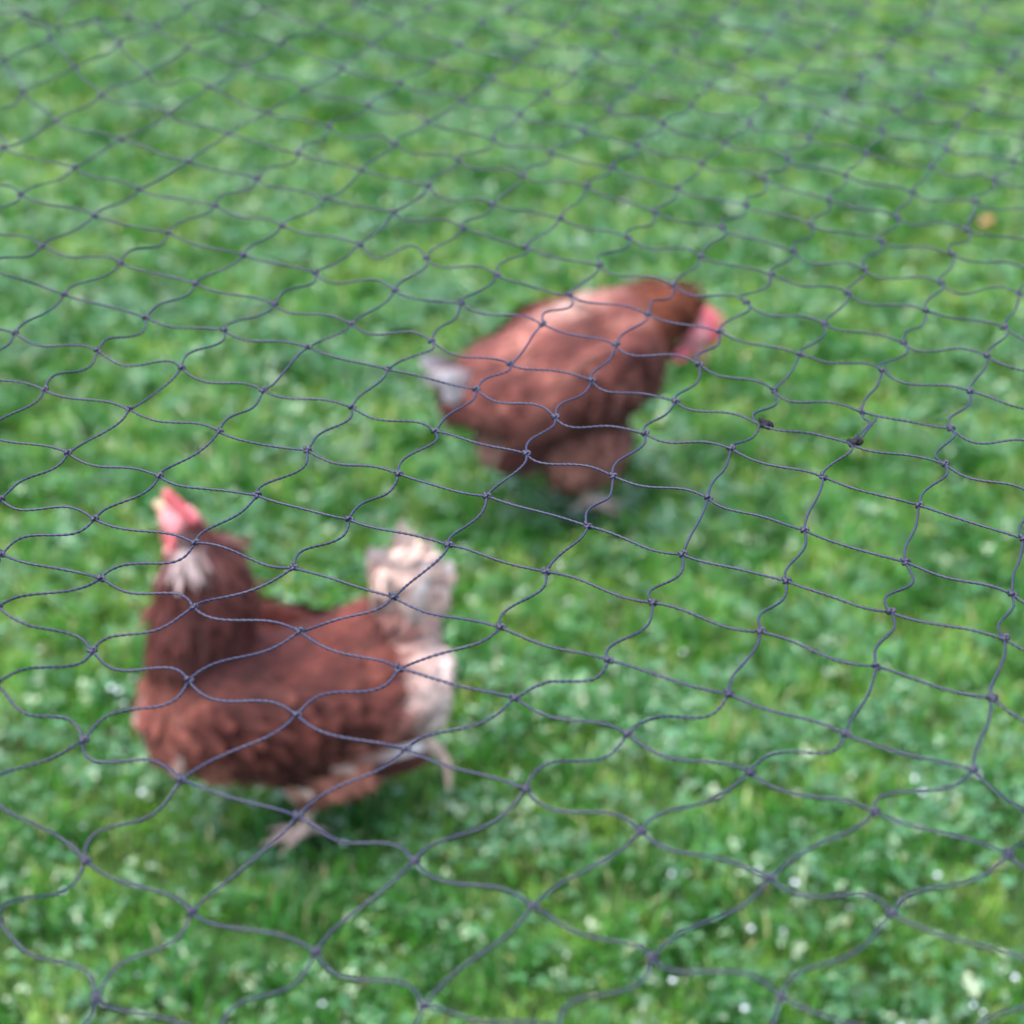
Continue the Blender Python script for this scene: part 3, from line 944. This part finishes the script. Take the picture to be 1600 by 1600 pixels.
def build_net():
    r = np.random.default_rng(21)
    known = {}
    for a, (b0, pts) in KNOTS.items():
        for k, p in enumerate(pts):
            known[(a, b0 + k)] = np.array(p) / 1000.0
    A0, A1, B0, B1 = -12, 27, -18, 22
    kk = np.array([(a, b, 1.0) for a, b in known])
    kp = np.array([known[k] for k in known])
    aff = np.linalg.lstsq(kk, kp, rcond=None)[0]
    res = kp - kk @ aff
    na, nb = A1 - A0 + 1, B1 - B0 + 1
    P = np.zeros((na, nb, 3))
    fixed = np.zeros((na, nb), bool)
    for i in range(na):
        for j in range(nb):
            a, b = A0 + i, B0 + j
            if (a, b) in known:
                P[i, j] = known[(a, b)]
                fixed[i, j] = True
            else:
                dd = np.hypot(kk[:, 0] - a, kk[:, 1] - b)
                w = np.exp(-(dd - dd.min()) / 1.6)
                B = np.stack([kk[:, 0] - a, kk[:, 1] - b, np.ones(len(kk))], 1)
                reg = np.diag((2.5, 2.5, 1e-6))                      # local plane through the residuals, kept tame
                g = np.linalg.solve(B.T @ (B * w[:, None]) + reg, B.T @ (res * w[:, None]))
                P[i, j] = np.array((a, b, 1.0)) @ aff + g[2] 
    target = P.copy()
    L0 = 0.0495
    for it in range(120):                                   # let the guessed knots settle to even mesh bars
        F = 0.02 * (target - P)
        for ax in (0, 1):
            dv = np.diff(P, axis=ax)
            l = np.linalg.norm(dv, axis=2, keepdims=True)
            f = 0.2 * dv * (1 - L0 / np.maximum(l, 1e-6))
            if ax == 0:
                F[:-1] += f; F[1:] -= f
            else:
                F[:, :-1] += f; F[:, 1:] -= f
        F[fixed] = 0
        P += F
    free = ~fixed
    P[free] += r.normal(0, 0.0022, (free.sum(), 3)) * (1, 1, 0.6)
    P[..., 2] = np.where(free, np.clip(P[..., 2], 0.965, 1.045), P[..., 2])

    f30, s30 = math.cos(PITCH), math.sin(PITCH)
    def view(p):
        dep = f30 * p[1] - s30 * (p[2] - CAM_H)
        up = s30 * p[1] + f30 * (p[2] - CAM_H)
        return dep, p[0] / max(dep, 1e-3), up / max(dep, 1e-3)

    net = empty('net', (0, 0.95, 1.0))
    org = np.array((0, 0.95, 1.0))
    tag(net, 'dark violet knotted twine netting stretched level above both hens', 'net')

    RAD = 0.00065
    def twine(paths, sides=8):
        """two-ply twisted twine along a polyline with arc length"""
        V, F, off = [], [], 0
        for path in paths:
            n = len(path)
            t = norm(np.gradient(path, axis=0))
            s = norm(np.cross(t, np.tile((0, 0, 1.0), (n, 1))))
            u = np.cross(s, t)
            arc = np.concatenate([[0], np.cumsum(np.linalg.norm(np.diff(path, axis=0), axis=1))])
            ang = np.linspace(0, 2 * np.pi, sides, endpoint=False)[None]
            ph = arc[:, None] * (2 * np.pi / 0.0060)
            rad = RAD * (0.84 + 0.27 * np.cos(2 * (ang - ph)) )
            v = path[:, None] + s[:, None] * (rad * np.cos(ang))[..., None] + u[:, None] * (rad * np.sin(ang))[..., None]
            i = np.arange(n * sides).reshape(n, sides) + off
            j = np.roll(i, -1, 1)
            F.append(np.stack([i[:-1], j[:-1], j[1:], i[1:]], -1).reshape(-1, 4))
            V.append(v.reshape(-1, 3))
            off += n * sides
        return np.concatenate(V), np.concatenate(F)

    FAR = np.array((0.0, 1.0, 0.0))
    LREST = 0.0545
    def bar(p, q, sgn, nseg, a=0, b=0):
        """one slack mesh bar between two knots, bowed into a shallow S by the set of the knots"""
        c = q - p
        l = np.linalg.norm(c)
        side = norm(np.cross((0, 0, 1.0), c))
        if side.dot(FAR) < 0:
            side = -side
        slack = min(max((LREST + 0.0022 * smoothstep(-0.5, -3.5, a)) / l - 1, 0.004), 0.14)
        amp = l / np.pi * math.sqrt(slack) * (r.uniform(0.6, 1.0) if a < -1 else r.uniform(0.30, 0.90))
        if sgn < 0 and -1 <= a <= 1 and b >= 1:
            amp *= 0.35                                     # these rows are drawn tight
        a2 = amp * r.normal(0, 0.28)
        a3 = amp * r.normal(0, 0.16)
        sk = r.uniform(0.8, 1.25)
        s = np.linspace(0, 1, nseg + 1)
        sw = s ** sk
        y = sgn * amp * np.sin(2 * np.pi * sw) + a2 * np.sin(np.pi * s) + a3 * np.sin(3 * np.pi * s)
        z = -abs(r.normal(0, 0.0012)) * np.sin(np.pi * s) + r.normal(0, 0.0010) * np.sin(2 * np.pi * s)
        return p[None] + c[None] * s[:, None] + side[None] * y[:, None] + np.array((0, 0, 1.0))[None] * z[:, None]

    def segs(p):
        dep, sx, sy = view(p)
        if abs(sx) > 0.30 or abs(sy) > 0.30:
            return 14
        return 72 if 0.8 < dep < 1.25 else 36

    repaired = {(4, 5), (4, 6)}
    cut_bar = ((4, 6), (5, 6))                                # the bar that was cut and tied again
    strands = []
    for i in range(na):
        path = [P[i, 0][None]]
        for j in range(nb - 1):
            path.append(bar(P[i, j], P[i, j + 1], -1, segs(P[i, j]), A0 + i, B0 + j)[1:])
        strands.append(np.concatenate(path))
    for j in range(nb):
        path = [P[0, j][None]]
        for i in range(na - 1):
            a, b = A0 + i, B0 + j
            if (a, b) == cut_bar[0]:
                p, q = P[i, j], P[i + 1, j]
                kn = p + (q - p) * 0.60 + np.array((0.007, 0.0, 0.0))
                g = bezier_path([p, p + np.array((0.004, 0.004, 0.001)), kn, kn + (q - kn) * 0.45 - np.array((0.001, 0, 0)), q], 9)
                path.append(g[1:])
            else:
                path.append(bar(P[i, j], P[i + 1, j], 1, segs(P[i, j]), A0 + i, B0 + j)[1:])
        strands.append(np.concatenate(path))
    for sp in strands:
        v, f = twine([sp])
        me = np_mesh('strand', v - org, [f])
        me.materials.append(M['twine'])
        link(bpy.data.objects.new('strand', me), net)

    # knots: a tight sheet bend, one mesh shared by all
    def knot_shape(size, thick):
        th = np.linspace(0, 2 * np.pi, 29)[:-1]
        kx = np.stack([np.sin(th) + 1.5 * np.sin(2 * th), np.cos(th) - 1.5 * np.cos(2 * th), -1.1 * np.sin(3 * th)], 1) * size
        kx[:, 0] *= 1.25
        kpth = np.concatenate([kx, kx[:1]])
        n, sides = len(kpth), 6
        t = norm(np.roll(kpth, -1, 0) - np.roll(kpth, 1, 0))
        t[0] = t[-1] = norm(kpth[1] - kpth[-2])
        sv = norm(np.cross(t, np.tile((0.2, 0.1, 1.0), (n, 1))))
        uv = np.cross(sv, t)
        ang = np.linspace(0, 2 * np.pi, sides, endpoint=False)
        kv = (kpth[:, None] + thick * (sv[:, None] * np.cos(ang)[None, :, None] + uv[:, None] * np.sin(ang)[None, :, None])).reshape(-1, 3)
        ii = np.arange(n * sides).reshape(n, sides)
        jj = np.roll(ii, -1, 1)
        return kv, np.stack([ii[:-1], jj[:-1], jj[1:], ii[1:]], -1).reshape(-1, 4)
    kv, kf = knot_shape(0.00064, 0.00074)
    kmesh = np_mesh('knot', kv, [kf])
    kmesh.materials.append(M['twine_knot'])
    dv, df = knot_shape(0.00085, 0.00125)
    kdark = np_mesh('repair_knot', dv * (1.3, 1, 1), [df])
    kdark.materials.append(M['twine_dark'])
    seen, other = [], []
    for i in range(na):
        for j in range(nb):
            dep, sx, sy = view(P[i, j])
            (seen if abs(sx) < 0.245 and abs(sy) < 0.245 and dep > 0.3 else other).append((dep, i, j))
    seen.sort()
    far_knots = seen[300:] + other
    for dep, i, j in seen[:300]:
        rep = (A0 + i, B0 + j) in repaired
        o = bpy.data.objects.new('repair_knot' if rep else 'knot', kdark if rep else kmesh)
        o.location = P[i, j] - org + np.array((0.003 if rep else 0, 0, 0.0003))
        o.rotation_euler = (r.normal(0, 0.3), r.normal(0, 0.3), math.atan2(-0.48, 0.88) + r.normal(0, 0.25))
        link(o, net)
        if rep:
            o['label'] = 'thick black knot where the net was mended'
    V = np.concatenate([kv + P[i, j] - org for _, i, j in far_knots])
    F = np.concatenate([kf + k * len(kv) for k in range(len(far_knots))])
    me = np_mesh('knot', V, [F])
    me.materials.append(M['twine'])
    tag(link(bpy.data.objects.new('knot', me), net), kind='stuff')
    # cut twine ends left by the mending
    i, j = 4 - A0, 6 - B0
    p = P[i, j]
    q = P[i + 1, j]
    kn = p + (q - p) * 0.60 + np.array((0.007, 0.0, 0.0))
    v, f = twine([bezier_path([p + np.array((0.004, -0.001, 0)), p + (kn - p) * 0.5 + np.array((0.0025, -0.002, 0.001)), kn + np.array((0.004, 0.004, 0.001))], 10)])
    me = np_mesh('twine_end', v - org, [f])
    me.materials.append(M['twine'])
    link(bpy.data.objects.new('twine_end', me), net)
build_net()
